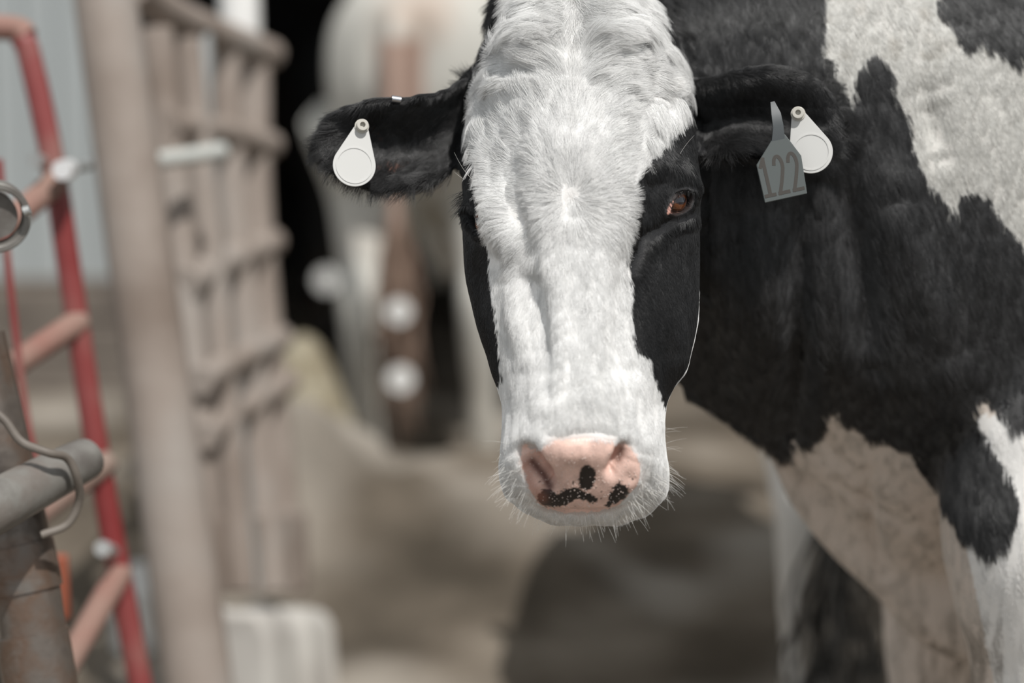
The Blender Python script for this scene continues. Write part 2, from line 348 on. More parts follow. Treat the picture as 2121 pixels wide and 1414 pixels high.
def skin_colour(P):
    x, y, d, head, ear = regions(P); wv = coat_white(P)[:, None]; n = vnoise(P, 40)[:, None]
    c = wv*np.array((.80, .785, .765))+(1-wv)*np.array((.010, .010, .011))
    low = (~head & ~ear & (y > 820))[:, None]*wv; c = c*(1-low)+low*np.where(((x > 1975+.2*(y-1000)) & (y > 860))[:, None], np.array((.84, .82, .79)), np.array((.68, .59, .52))); up_ = (~head & ~ear & (y <= 820))[:, None]*wv; c = c*(1-up_)+up_*np.array((.52, .50, .47))  # chest white darkened in colour as if shaded, leg kept brighter
    wh = (head*np.exp(-((x-1182)**2+(y-414)**2)/15**2))[:, None]; c = c*(1-.6*wh)+.6*wh*np.array((.30, .27, .25))  # skin darkened at the whorl: painted shade between the parted hairs
    # pink nose with dark freckled spots
    px = in_poly(x+vnoise(P, 250)*3, y+vnoise(P+5, 250)*3, NOSE) & head
    pink = np.array((.76, .52, .44))*(1+.18*vnoise(P, 130)[:, None]+.10*vnoise(P, 900)[:, None])
    g = np.array([in_poly(x+vnoise(P, 330)*3+vnoise(P, 900)*2.5, y+vnoise(P+9, 330)*3+vnoise(P+4, 900)*2.5, s) for s in SPOTS]).any(0) | (px & (y > 990) & (vnoise(P+2, 420) > .80))
    q = np.where(g[:, None], np.array((.028, .022, .02)), pink); c = np.where(px[:, None], q, c)
    nd = np.minimum(seg_dist(x, y, [(1103,956),(1127,984),(1138,1006)])[0], seg_dist(x, y, [(1288,930),(1282,950)])[0]+4)
    dk = (head*np.exp(-(nd/11)**2))[:, None]; c = c*(1-dk*.92)+dk*.92*np.array((.07, .02, .015))  # nostril hollows: their inner shade painted as dark red-brown
    wg = (px*np.exp(-(seg_dist(x, y, [(1086,960),(1100,1005),(1122,1032)])[0]/13)**2))[:, None]*.55; c = c*(1-wg)+wg*np.array((.33, .14, .10))  # left nostril wing browned in colour to look turned from the sun
    nb = ((head & ~px)*np.exp(-(seg_dist(x, y, NOSE+NOSE[:1])[0]/9)**2))[:, None]*.8; c = c*(1-nb)+nb*np.array((.50, .41, .37))
    # pink inside of the ear, pink eye corner
    pe = ear*np.exp(-((x-790)/22)**2-((y-262)/26)**2)+ear*np.exp(-((x-815)/34)**2-((y-340)/16)**2); pe = np.clip(pe, 0, 1)[:, None]; c = c*(1-pe)+pe*np.array((.25, .12, .085))
    ed = seg_dist(x, y, EYE_R+EYE_R[:1])[0]; el = (head*np.exp(-(ed/3.5)**2))[:, None]; c = c*(1-el)+el*np.array((.03, .02, .018)); pk = (in_poly(x, y, [(1380,446),(1384,428),(1394,414),(1399,424),(1397,438)]) & head)[:, None]*.85; c = c*(1-pk)+pk*np.array((.60, .32, .26))
    return np.clip(c, 0, 1)
def set_col(me, name, c):
    a = me.color_attributes.new(name, 'FLOAT_COLOR', 'POINT'); a.data.foreach_set('color', np.concatenate([c, np.ones((len(c), 1))], 1).astype(np.float32).ravel())
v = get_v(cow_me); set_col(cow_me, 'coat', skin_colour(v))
m_skin = attr_mat('cow_skin', 'coat', .6, .3, .25, 700); set_col(cow_me, 'wet', np.repeat((in_poly(*project(v)[:2], NOSE) & regions(v)[3]).astype(float)[:, None], 3, 1))
nt_ = m_skin.node_tree; a_ = nt_.nodes.new('ShaderNodeAttribute'); a_.attribute_name = 'wet'; r_ = nt_.nodes.new('ShaderNodeMapRange'); r_.inputs[3].default_value = .6; r_.inputs[4].default_value = .33
nt_.links.new(a_.outputs['Fac'], r_.inputs[0]); nt_.links.new(r_.outputs[0], nt_.nodes['Principled BSDF'].inputs['Roughness'])
cow = link('cow', cow_me, m_skin)
cow_me.polygons.foreach_set('use_smooth', [True]*len(cow_me.polygons))
tag(cow, 'black and white dairy cow facing the camera with a broad white blaze and pink nose', 'cow')
v = get_v(cow_me); dgt = bpy.context.evaluated_depsgraph_get(); bvh = BVHTree.FromObject(cow, dgt)
def hit(px, py):
    o = Vector(Cv); p = Vector(pt(px, py, 1.0)); r = bvh.ray_cast(o, (p-o).normalized()); return np.array(r[0]), np.array(r[1])
print('COW verts', len(cow_me.vertices))

# ------------------------------------------------------------------ fur: grown hair by hair over the coat
def make_fur(name, me, parent, mat, density, shape, colour, npts=5, seed=1, kind='stuff', clump=1.0):
    """density(P,N) hairs per m2; shape(P,N)-> dir, length, lift, radius, curl ; colour(P) -> rgb"""
    r = np.random.default_rng(seed); me.calc_loop_triangles(); k = len(me.loop_triangles)
    t = np.empty(k*3, np.int32); me.loop_triangles.foreach_get('vertices', t); t = t.reshape(-1, 3)
    v = get_v(me); nv = get_n(me); a, b, c = v[t[:, 0]], v[t[:, 1]], v[t[:, 2]]
    area = .5*np.linalg.norm(np.cross(b-a, c-a), axis=1); ctr = (a+b+c)/3; fn = nv[t].mean(1)
    lam = area*density(ctr, fn); cnt = r.poisson(lam); ti = np.repeat(np.arange(k), cnt); m = len(ti)
    u1, u2 = r.random(m), r.random(m); s = np.sqrt(u1); w0, w1, w2 = 1-s, s*(1-u2), s*u2
    P = a[ti]*w0[:, None]+b[ti]*w1[:, None]+c[ti]*w2[:, None]; T3 = t[ti]
    N = nv[T3[:, 0]]*w0[:, None]+nv[T3[:, 1]]*w1[:, None]+nv[T3[:, 2]]*w2[:, None]; N /= np.linalg.norm(N, axis=1)[:, None]+1e-9
    D, L, lift, rad, keep, cl_ = shape(P, N, r)
    P, N, D, L, lift, rad, cl_ = (q[keep] for q in (P, N, D, L, lift, rad, cl_)); m = len(P)
    D = D-N*(D*N).sum(1)[:, None]; D /= np.linalg.norm(D, axis=1)[:, None]+1e-9
    gi = np.sort(r.choice(m, max(1, m//11), replace=False)); kd = KDTree(len(gi))
    for j, p_ in enumerate(P[gi].tolist()): kd.insert(p_, j)
    kd.balance(); near = gi[np.fromiter((kd.find(p_)[1] for p_ in P.tolist()), np.int64, m)]
    B = np.cross(N, D); bend = r.normal(0, .10, m)
    sp = np.linspace(0, 1, npts); pos = np.empty((m, npts, 3), np.float32)
    for i, q in enumerate(sp):
        pos[:, i] = P+D*(L*q)[:, None]+N*(L*(lift*q-.75*lift*q*q)-.0004)[:, None]+B*(L*bend*q*q)[:, None]
    for i, q in enumerate(sp):
        if i: g_ = pos[near, i]; pos[:, i] += (g_-pos[:, i])*(.62*clump*cl_[:, None]*q**1.1)
    cur = bpy.data.hair_curves.new(name); cur.add_curves([npts]*m)
    cur.attributes['position'].data.foreach_set('vector', pos.ravel())
    ra = cur.attributes.new('radius', 'FLOAT', 'POINT'); ra.data.foreach_set('value', (rad[:, None]*np.linspace(1, .25, npts)).astype(np.float32).ravel())
    cc = colour(P, r); ca = cur.attributes.new('coat', 'FLOAT_COLOR', 'CURVE'); ca.data.foreach_set('color', np.concatenate([cc, np.ones((m, 1))], 1).astype(np.float32).ravel())
    o = link(name, cur, mat, parent); o['kind'] = kind; print('FUR', name, m); return o
m_fur = attr_mat('cow_fur', 'coat', .38, .55)
WHORL = np.array((1182., 412.))
def groom_px(x, y, head, ear):
    """combing direction in the picture plane (x right, y down) as a field over the head, ears and body"""
    dx = np.zeros(len(x)); dy = np.ones(len(x))
    rx, ry = x-WHORL[0], y-WHORL[1]; r = np.hypot(rx, ry)+1e-6
    # forehead: fans out and up from the whorl; nose: straight down; crown: falls sideways from the parting
    fx, fy = rx/r, ry/r
    side = np.tanh((x-1190)/40); up = sstep(150, 40, y)
    fx = fx*(1+.8*sstep(420, 200, y)); 
    fx = fx*(1-up)+up*side*1.0; fy = fy*(1-up)+up*.35
    cr = sstep(230, 150, y)*(1-up); fy = fy*(1-cr)+cr*(-.25); fx = fx+cr*side*.6
    wq = np.clip(r/24, 0, 1); fx = fx*wq; fy = fy*wq+(1-wq)
    dn = sstep(430, 620, y); fx = fx*(1-dn)+dn*(x-1200)/500; fy = fy*(1-dn)+dn*1
    dx = np.where(head, fx, dx); dy = np.where(head, fy, dy)
    blk = head & ((x > 1330) | (x < 985)) & (y > 200); dx = np.where(blk, np.where(x > 1200, .35, -.35), dx); dy = np.where(blk, 1, dy)
    le = ear & (x < 1200); dx = np.where(le, -.45-.5*sstep(800, 680, x), dx); dy = np.where(le, .9-1.0*sstep(800, 680, x)*sstep(330, 260, y), dy)
    rt = ear & (x > 1200); dx = np.where(rt, .25+.5*sstep(1600, 1720, x), dx); dy = np.where(rt, .85-.9*sstep(200, 140, y), dy)
    bd = ~(head | ear); dx = np.where(bd, .12+.25*sstep(1700, 1900, x), dx)
    return dx, dy
def cow_density(P, N):
    x, y, d, head, ear = regions(P); f = (N @ Fv < .35) & ~((d < 2.05) & (y > 1086) & (x < 1425)) & (x > -80) & (x < 2230) & (y > -110) & (y < 1480)
    den = np.where(head, 2.1e6, np.where(ear, 2.2e6, 1.25e6))
    den = np.where(head & in_poly(x, y, NOSE), 0, den)
    return den*f*FUR
def cow_shape(P, N, r):
    x, y, d, head, ear = regions(P); m = len(P); wv = coat_white(P, 4)
    dx, dy = groom_px(x, y, head, ear)
    Q = P*np.array((1, .6, np.nan))
    Q[:, 2] = P[:, 2]*np.where(y > 480, .22, .45); lock = vnoise(Q, 70); lock2 = vnoise(Q+7, 170)
    ang = .38*lock+.30*lock2+r.normal(0, .13, m)
    ang = np.where(head & (y > 560), ang*.45, np.where(~head & ~ear, ang*.5, ang))
    ca, sa = np.cos(ang), np.sin(ang); ddx, ddy = dx*ca-dy*sa, dx*sa+dy*ca
    D = ddx[:, None]*Rv-ddy[:, None]*Uv
    L = np.where(head, np.interp(y, [60, 200, 300, 480, 700, 900], [.029, .024, .021, .015, .011, .009]), .011)
    L = np.where(head & (wv < .5) & (y > 200), .008, L)
    L = np.where(~head & ~ear & (wv < .5), .019, L); L = np.where(head & (x < 1005) & (y > 340) & (y < 520), .008, L); L = np.where(ear, .019, L); L = np.where(ear & (y > 270), .025, L); L = np.where(ear & (y < 215), .010, L); L = np.where(~head & ~ear & (y > 850) & (wv > .5), .006, L)
    dn = seg_dist(x, y, NOSE+NOSE[:1])[0]; L = np.where(head & (dn < 30), np.interp(dn, [0, 30], [.0045, .008]), L)
    L = L*(1+.28*lock2)*r.uniform(.65, 1.2, m)
    lift = np.where(head, np.interp(y, [100, 240, 480, 700], [.44, .29, .25, .27]), .24)*(1+.40*lock2); lift = np.where(head & (wv < .5), .30, lift); lift = np.where(ear, .35, lift)
    rad = np.where(head, .00011, .00018)*r.uniform(.8, 1.25, m); rad = np.where(ear, .00014, rad)
    keep = ~(head & in_poly(x, y, NOSE))
    ed = seg_dist(x, y, EYE_R+EYE_R[:1])[0]; keep &= ~(head & (in_poly(x, y, EYE_R) | (ed < 6))); keep &= ~(head & in_poly(x, y, EYE_LA))
    pe = ear & ((((x-790)/22)**2+((y-262)/26)**2 < 1) | (((x-815)/34)**2+((y-340)/16)**2 < 1)); keep &= ~(pe & (r.random(m) < .7))
    cl_ = np.where(head, np.interp(y, [450, 700], [1.0, .5]), np.where(ear, .7, .8))
    return D, L, lift, rad, keep, cl_
def cow_colour(P, r):
    x, y, d, head, ear = regions(P); m = len(P); wv = coat_white(P, 6)[:, None]
    k = (r.uniform(.80, 1.0, m)*(1+.10*vnoise(P*np.array((1, .6, .5)), 260)))[:, None]
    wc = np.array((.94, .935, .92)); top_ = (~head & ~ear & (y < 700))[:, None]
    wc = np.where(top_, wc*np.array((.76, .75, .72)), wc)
    bk = np.where(head, .012, np.where(ear, .022, .042))[:, None]*np.array((1, .985, 1))  # body black paler than head black: grey sheen put into the colour
    c = wv*wc*k+(1-wv)*bk*(r.uniform(.5, 1.6, m)*(1+.5*vnoise(P*np.array((1, 1, .35)), 240)))[:, None]
    low = (~head & ~ear & (y > 820))[:, None]*wv; c = c*(1-low)+low*np.where(((x > 1975+.2*(y-1000)) & (y > 860))[:, None], np.array((.93, .915, .89)), np.array((.70, .63, .56)))*k  # chest hair dulled in colour to read as shaded, leg hair stays white
    tan = (~head & ~ear & (y < 110))*np.clip(vnoise(P, 60)+.15, 0, 1)*wv[:, 0]*.5; c = c*(1-tan[:, None])+tan[:, None]*np.array((.30, .26, .20))
    mud = (~head & ~ear)*wv[:, 0]*sstep(1240, 1330, y)*(x > 1900)*(x < 2075)*.6; c = c*(1-mud[:, None])+mud[:, None]*np.array((.16, .125, .09))
    return c
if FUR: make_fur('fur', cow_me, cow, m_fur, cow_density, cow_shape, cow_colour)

# ---- eyes, lashes and whiskers of the main cow
def eye_ball(px, py, rad, sink, look, ring_=((0, -36), (0, 36), (-34, 0), (20, 22), (20, -22))):
    H = [hit(px+a_, py+b_) for a_, b_ in ring_]; p0 = np.mean([h_[0] for h_ in H], 0); n0 = np.mean([h_[1] for h_ in H], 0); n0 /= np.linalg.norm(n0)
    c = pt(px, py, (p0-Cv) @ Fv-.0); c = c-n0*rad*sink; me = bpy.data.meshes.new('eye'); bm = bmesh.new(); bmesh.ops.create_uvsphere(bm, u_segments=64, v_segments=48, radius=rad); bm.to_mesh(me); bm.free()
    o = link('eye', me, m_eye, cow); o.location = Vector(c); p = get_v(me)/rad; look = np.array(look, float); look /= np.linalg.norm(look)
    hx = np.cross((0, 0, 1), look); hx /= np.linalg.norm(hx); up = np.cross(look, hx); u, v_, w_ = p @ hx, p @ up, p @ look
    rr = np.hypot(u, v_*1.1); iris = sstep(.80, .72, rr)*(w_ > 0); pup = sstep(1, .8, np.hypot(u/.46, v_/.22))*(w_ > 0)
    cl = np.array((.50, .25, .20))*(1-iris[:, None])+iris[:, None]*(np.array((.13, .04, .012))*(1-.8*sstep(.35, .7, rr))[:, None])
    cl = cl*(1-pup[:, None])+pup[:, None]*np.array((.006, .006, .012)); set_col(me, 'coat', cl)
    me.polygons.foreach_set('use_smooth', [True]*len(me.polygons)); o['label'] = 'wet brown eye'; return o
m_eye, nt_, b_ = nodes('wet_eye'); a_ = nt_.nodes.new('ShaderNodeAttribute'); a_.attribute_name = 'coat'; nt_.links.new(a_.outputs['Color'], b_.inputs['Base Color'])
b_.inputs['Roughness'].default_value = .06; b_.inputs['Coat Weight'].default_value = 1; b_.inputs['Coat Roughness'].default_value = .02
eye_ball(1409, 420, .0185, .92, (.66, -.74, .04)); eye_ball(990, 458, .0185, 1.02, (-.85, -.5, .05), ((0, -44), (4, 50), (24, 0)))
def strands(name, S, mat, parent, col_=(0, 0, 0), npts=6):
    """S: list of (root, direction, length, radius, sag vector)"""
    m = len(S); pos = np.empty((m, npts, 3), np.float32); rad = np.empty((m, npts), np.float32); q = np.linspace(0, 1, npts)
    for i, (p, d, L, r_, sag) in enumerate(S):
        d = np.asarray(d, float)/np.linalg.norm(d); pos[i] = np.asarray(p)+q[:, None]*d*L+(q**2)[:, None]*np.asarray(sag)*L; rad[i] = r_*np.linspace(1, .3, npts)
    cur = bpy.data.hair_curves.new(name); cur.add_curves([npts]*m); cur.attributes['position'].data.foreach_set('vector', pos.ravel())
    ra = cur.attributes.new('radius', 'FLOAT', 'POINT'); ra.data.foreach_set('value', rad.ravel())
    ca = cur.attributes.new('coat', 'FLOAT_COLOR', 'CURVE'); cc = np.ones((m, 4), np.float32); cc[:, :3] = np.asarray(col_)*rng.uniform(.8, 1.1, (m, 1)); ca.data.foreach_set('color', cc.ravel())
    o = link(name, cur, mat, parent); o['kind'] = 'stuff'; return o
S = []
for k in range(360):
    a = rng.uniform(0, 1); px = 1040+345*a; edge = [1040, 1080, 1150, 1215, 1300, 1350, 1385]; ye = np.interp(px, edge, [985, 1045, 1068, 1074, 1058, 1030, 985])
    py = ye-abs(rng.normal(0, 22)); h_ = bvh.ray_cast(Vector(Cv), (Vector(pt(px, py, 1))-Vector(Cv)).normalized())
    if h_[0] is None or in_poly(np.array([px]), np.array([py]), NOSE)[0] or (np.array(h_[0])-Cv) @ Fv > 1.95: continue
    dx = (px-1212)/190+rng.normal(0, .25); d_ = dx*1.1*Rv-Uv*(1.0+rng.normal(0, .2)-abs(dx)*.45)-Fv*.45
    S.append((np.array(h_[0]), d_, rng.uniform(.008, .025), .00012, -ZZ*rng.uniform(-.1, .35)))
for k in range(26):
    s_ = rng.choice([-1, 1]); py = rng.uniform(880, 1010); px = 1212+s_*rng.uniform(120, 168); h_ = bvh.ray_cast(Vector(Cv), (Vector(pt(px, py, 1))-Vector(Cv)).normalized())
    if h_[0] is not None: S.append((np.array(h_[0]), s_*Rv-Uv*rng.uniform(-.5, .5)-Fv*.3, rng.uniform(.012, .028), .00009, -ZZ*.15))
strands('whiskers', S, m_fur, cow, (.80, .78, .74))
S = []
for k in range(150):
    t = rng.uniform(0, 1); p = pt(966+rng.normal(0, 6), 395+40*t, 1.885+rng.normal(0, .006)); S.append((p, -Rv*(.9+rng.normal(0, .2))-Uv*(.55+rng.normal(0, .2))-Fv*.1, rng.uniform(.008, .016), .00016, -ZZ*.2))
for k in range(70):
    t = rng.uniform(0, 1); h_ = hit(1398+34*t, 399-6*math.sin(t*3))[0]; S.append((h_, Rv*(.5+rng.normal(0, .2))-Uv*rng.uniform(.1, .5)-Fv*.8, rng.uniform(.004, .009), .00014, ZZ*.2))
strands('eyelashes', S, m_fur, cow, (.012, .012, .012))
S = [(hit(*a)[0], d_, L, .00016, g) for a, d_, L, g in (((988, 385), -Rv*.35+Uv*1-Fv*.4, .036, Rv*.35), ((980, 372), -Rv*.6+Uv*.4-Fv*.5, .026, Uv*.5), ((1408, 320), Rv*.45+Uv*.9-Fv*.5, .022, Rv*.2), ((962, 372), -Rv*.8+Uv*.5-Fv*.2, .012, Uv*.1))]
strands('brow_hair', S, m_fur, cow, (.85, .83, .8))
S = []
for k in range(170):                                 # loose tuft at the side of the crown
    px, py = 1393+rng.normal(0, 7), 172+rng.normal(0, 9); up_ = rng.uniform(-.5, .9); S.append((hit(px, py)[0], Rv*(.9+rng.normal(0, .2))+Uv*up_*.6-Fv*.45, rng.uniform(.010, .019), .00012, Fv*.35-Uv*.25))
strands('tuft', S, m_fur, cow, (.92, .91, .89))

# ------------------------------------------------------------------ ear tags
m_tag = plain('tag_plastic', (.60, .595, .575), .38, 0, .45); m_tag.node_tree.nodes['Principled BSDF'].inputs['Subsurface Weight'].default_value = .25
m_tag.node_tree.nodes['Principled BSDF'].inputs['Subsurface Radius'].default_value = (.004, .004, .004)
m_but = plain('button_plastic', (.50, .48, .43), .35); m_grey = plain('grey_tag_plastic', (.088, .099, .097), .42, 0, .4); m_num = plain('number_ink', (.042, .036, .030), .6)
m_clip = plain('clip_steel', (.50, .51, .54), .3, 1)
def frame_at(px, py, d, tilt_x=0, tilt_z=0, roll=0):
    """local x right, y up, z toward the viewer, at a point; returns 4x4"""
    from mathutils import Matrix
    M = Matrix([[Rv[i], Uv[i], -Fv[i]] for i in range(3)]).to_4x4()
    M = M @ Matrix.Rotation(tilt_z, 4, 'Y') @ Matrix.Rotation(tilt_x, 4, 'X') @ Matrix.Rotation(roll, 4, 'Z'); M.translation = Vector(pt(px, py, d)); return M
def plate(mb, outline, z0, z1):
    n = len(outline); P = [(a, b, z0) for a, b in outline]+[(a, b, z1) for a, b in outline]
    return mb.add(P, [tuple(range(n))[::-1], tuple(range(n, 2*n))]+[(i, (i+1) % n, n+(i+1) % n, n+i) for i in range(n)])
def ring(mb, r0, r1, z0, z1, c=(0, 0), n=32):
    th = np.linspace(0, 2*np.pi, n, endpoint=False); cs, sn = np.cos(th), np.sin(th); rows = [(r1, z0), (r1, z1), (r0, z1), (r0, z0)]
    P = np.concatenate([np.stack([c[0]+r*cs, c[1]+r*sn, np.full(n, z)], 1) for r, z in rows])
    return mb.add(P, [(a*n+j, a*n+(j+1) % n, ((a+1) % 4)*n+(j+1) % n, ((a+1) % 4)*n+j) for a in range(4) for j in range(n)])
def tear_tag(px, py, d, tilt_x, tilt_z, roll, label):
    r = .0212; L = .0400; th0 = math.acos((r-.006)/L)
    out = [(r*math.sin(a), -L-r*math.cos(a)) for a in np.linspace(-(math.pi-th0), math.pi-th0, 40)]
    out += [(.006*math.sin(a), -.006*math.cos(a)) for a in np.linspace(math.pi-th0, math.pi+th0, 12)]
    t = empty('ear_tag', (0, 0, 0), label, 'ear tag'); t.matrix_world = frame_at(px, py, d, tilt_x, tilt_z, roll)
    mb = MB(); plate(mb, out, -.0008, .0008); o = mb.build('tag_plate', m_tag, None, True, .0003); o.parent = t
    mb = MB(); ring(mb, r*.80, r*.87, .0008, .0014, (0, -L)); o = mb.build('raised_ring', m_tag, None); o.parent = t
    mb = MB(); ring(mb, .0026, .0058, .0008, .0085); ring(mb, .0055, .0072, .0008, .0022); plate(mb, [(.0027*math.cos(a), .0027*math.sin(a)) for a in np.linspace(0, 6.28, 16, endpoint=False)], .0008, .0045)
    o = mb.build('button', m_but, None, True, .0004); o.parent = t; return t
dl = lambda px, py: float((hit(px, py)[0]-Cv) @ Fv)
print('ear depths', dl(749, 262), dl(720, 330), dl(1652, 236), dl(1600, 250), dl(1680, 310), dl(820, 208))
tear_tag(749, 262, 1.908, -.12, .22, -.20, 'white teardrop ear tag hanging from the cow ear beside the gate')
tear_tag(1653, 236, 1.903, -.06, -.15, .32, 'white teardrop ear tag on the ear next to the shoulder, behind the grey tag')
t = empty('ear_tag', (0, 0, 0), 'grey five-sided ear tag numbered 122 hanging in front of a teardrop tag', 'ear tag')
t.matrix_world = frame_at(1619, 350, 1.884, -.04, .05, math.radians(12.5)); q = 1.884/F_PX
ca, sa = math.cos(math.radians(12.5)), math.sin(math.radians(12.5))
loc2 = lambda a, b: (((a-1619)*ca-(b-350)*sa)*q, (-(b-350)*ca-(a-1619)*sa)*q)
mb = MB(); plate(mb, [loc2(*p) for p in [(1583,421),(1566,342),(1598,291),(1626,277),(1660,322),(1672,401)]][::-1], -.001, .001)
o = mb.build('tag_plate', m_grey, None, True, .0008); o.parent = t
mb = MB(); sp = [loc2(*p) for p in ((1612,290),(1612,262),(1608,235),(1603,208))]; wd = [.0065, .0052, .0046, .002]; zs = [0, .001, 0, -.006]
mb.loft([[(a-w_, b, z+.001), (a+w_, b, z+.001), (a+w_, b, z-.001), (a-w_, b, z-.001)] for (a, b), w_, z in zip(sp, wd, zs)]); o = mb.build('neck_strap', plain('dark_strap', (.06, .068, .072), .45), None); o.parent = t
def stroke_mesh(mb, line, hw, z):                  # one pen stroke of a digit as a thin flat ribbon
    P = np.asarray(line, float); T = np.gradient(P, axis=0); T /= np.linalg.norm(T, axis=1)[:, None]; Nn = np.stack([-T[:, 1], T[:, 0]], 1)*hw
    P[0] -= T[0]*hw; P[-1] += T[-1]*hw; n = len(P); A = np.concatenate([P+Nn, P-Nn]); mb.add(np.concatenate([A, np.full((2*n, 1), z)], 1), [(i, i+1, n+i+1, n+i) for i in range(n-1)])
def digit(mb, ch, ox, oy, w_, h_, hw):
    if ch == '1': L = [[(.18, .80), (.55, .98)], [(.55, .98), (.55, .5), (.55, .02)], [(.12, .02), (.98, .02)]]
    else:
        a = np.linspace(math.radians(165), math.radians(-35), 14); arc = [(.5+.42*math.cos(q_), .74+.24*math.sin(q_)) for q_ in a]
        L = [arc+[(.62, .40), (.32, .18), (.08, .02)], [(.08, .02), (.5, .02), (.95, .02)]]
    for k, l in enumerate(L): stroke_mesh(mb, catmull([(ox+a*w_, oy+b*h_) for a, b in l], 20) if len(l) > 5 else [(ox+a*w_, oy+b*h_) for a, b in l], hw, .0012+.00004*k)
mb = MB()
for k, ch in enumerate('122'): digit(mb, ch, -.0218+k*.0143, -.0236, .0096, .0375, .0017)
o = mb.build('number', m_num, None, False); o.parent = t
mb = MB(); prof = [(.0035*math.sin(a), .0035*math.cos(a)) for a in np.linspace(-1.5, 1.5, 14)]
mb.loft([[(x_, .0035*math.sin(a)*1.0+.002, .004*math.cos(a)*k) for a in np.linspace(-2.6, 2.2, 16)]+[(x_, .0030*math.sin(a)*1.0+.002, .0034*math.cos(a)*k) for a in np.linspace(2.2, -2.6, 16)] for x_, k in ((-.0045, 1), (.0045, 1))])
o = mb.build('ear_clip', m_clip, None); o.matrix_world = frame_at(820, 210, dl(822, 212)-.004, 0, .2, -.12)
tag(o, 'small shiny steel clip pinched over the top edge of the ear', 'ear clip')

# ---- beads of moisture on the nose
mb = MB(); bm = bmesh.new(); bmesh.ops.create_icosphere(bm, subdivisions=1, radius=1); iv = np.array([q.co for q in bm.verts]); if_ = [tuple(q.index for q in f.verts) for f in bm.faces]; bm.free()
for k in range(420):
    px, py = rng.uniform(1085, 1325), rng.uniform(915, 1058)
    if not in_poly(np.array([px]), np.array([py]), NOSE)[0] or rng.random() > .35+.65*(py > 940): continue
    h_, n_ = hit(px, py); mb.add(h_+n_*.0001+iv*rng.uniform(.00025, .00065), if_)
drops = mb.build('moisture_beads', plain('water_bead', (.75, .62, .56), .05, 0, .9, 1), cow); drops['kind'] = 'stuff'

# ------------------------------------------------------------------ ground and barn
def grid_mesh(name, xs, ys, fz, mat):
    X, Y = np.meshgrid(xs, ys); P = np.stack([X.ravel(), Y.ravel(), np.zeros(X.size)], 1); P[:, 2] = fz(P); nx = len(xs)
    mb = MB(); mb.add(P, [(j*nx+i, j*nx+i+1, (j+1)*nx+i+1, (j+1)*nx+i) for j in range(len(ys)-1) for i in range(nx-1)])
    me = mb.mesh(name); o = link(name, me, mat); me.polygons.foreach_set('use_smooth', [True]*len(me.polygons)); return o
m_dirt = mix_mat('dirt', [(.060, .050, .038), (.135, .112, .087), (.27, .232, .187)], 1.9, .95, 0, .8, 30, .1, 8, .02)
def mound(P): return sum(h*np.exp(-((P[:, 0]-cx)/rx)**2-((P[:, 1]-cy)/ry)**2) for cx, cy, rx, ry, h in ((-.72, 4.9, .40, .42, .36), (-.20, 4.75, .40, .30, .14), (-.15, 5.5, .35, .3, .10)))
gz = lambda P: vnoise(P, 1.3)*.035+vnoise(P, 5)*.020+vnoise(P, 14)*.012-.03+mound(P)*(1+.45*vnoise(P, 6.5))+.014*vnoise(P, 9)
ground = grid_mesh('floor', np.arange(-6, 9, .06), np.arange(-1.5, 15, .06), gz, m_dirt); gp = get_v(ground.data); set_col(ground.data, 'litter', np.repeat(np.clip(mound(gp)*3.5+.75*vnoise(gp, 2.1)+.75*vnoise(gp, 4.5)-.05, 0, 1)[:, None], 3, 1))
nt_ = m_dirt.node_tree; a_ = nt_.nodes.new('ShaderNodeAttribute'); a_.attribute_name = 'litter'; x_ = nt_.nodes.new('ShaderNodeMix'); x_.data_type = 'RGBA'
l_ = nt_.nodes['Principled BSDF'].inputs['Base Color'].links[0]; nt_.links.new(l_.from_socket, x_.inputs['A']); x_.inputs['B'].default_value = (.36, .325, .28, 1); nt_.links.new(a_.outputs['Fac'], x_.inputs['Factor']); nt_.links.new(x_.outputs['Result'], nt_.nodes['Principled BSDF'].inputs['Base Color'])
tag(ground, 'bare brown dirt yard floor with trampled uneven surface and a pale littered mound', None, None, 'structure')
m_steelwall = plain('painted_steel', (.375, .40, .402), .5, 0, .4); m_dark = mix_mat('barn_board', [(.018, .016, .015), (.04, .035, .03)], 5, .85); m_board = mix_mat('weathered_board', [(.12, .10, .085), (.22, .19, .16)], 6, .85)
def wall_sheet(x0, x1, y, z0, z1):                  # corrugated sheet: trapezoid ribs
    mb = MB(); n = int((x1-x0)/.02); xs = np.linspace(x0, x1, n*1+1); dep = np.where((np.arange(n+1) % 6) < 2, -.022, 0.0)
    f = np.stack([xs, y+dep, np.full(n+1, z0)], 1); b = f+np.array((0, 0, z1-z0)); mb.add(np.concatenate([f, b, f+(0, .01, 0), b+(0, .01, 0)]), [(i, i+1, n+2+i, n+1+i) for i in range(n)]+[(2*n+2+i, 3*n+3+i, 3*n+4+i, 2*n+3+i) for i in range(n)])
    return mb
o = wall_sheet(-5, -1.36, 7.0, .42, 3.4).build('wall_left', m_steelwall, None, False); tag(o, 'grey blue ribbed steel barn wall behind the red gate', None, None, 'structure')
for k in range(3):
    MB().box((-3.18, 7.02-.006*k, .05+.15*k), (1.82, .03, .071)).build('board', m_board, o, False, .006)
    
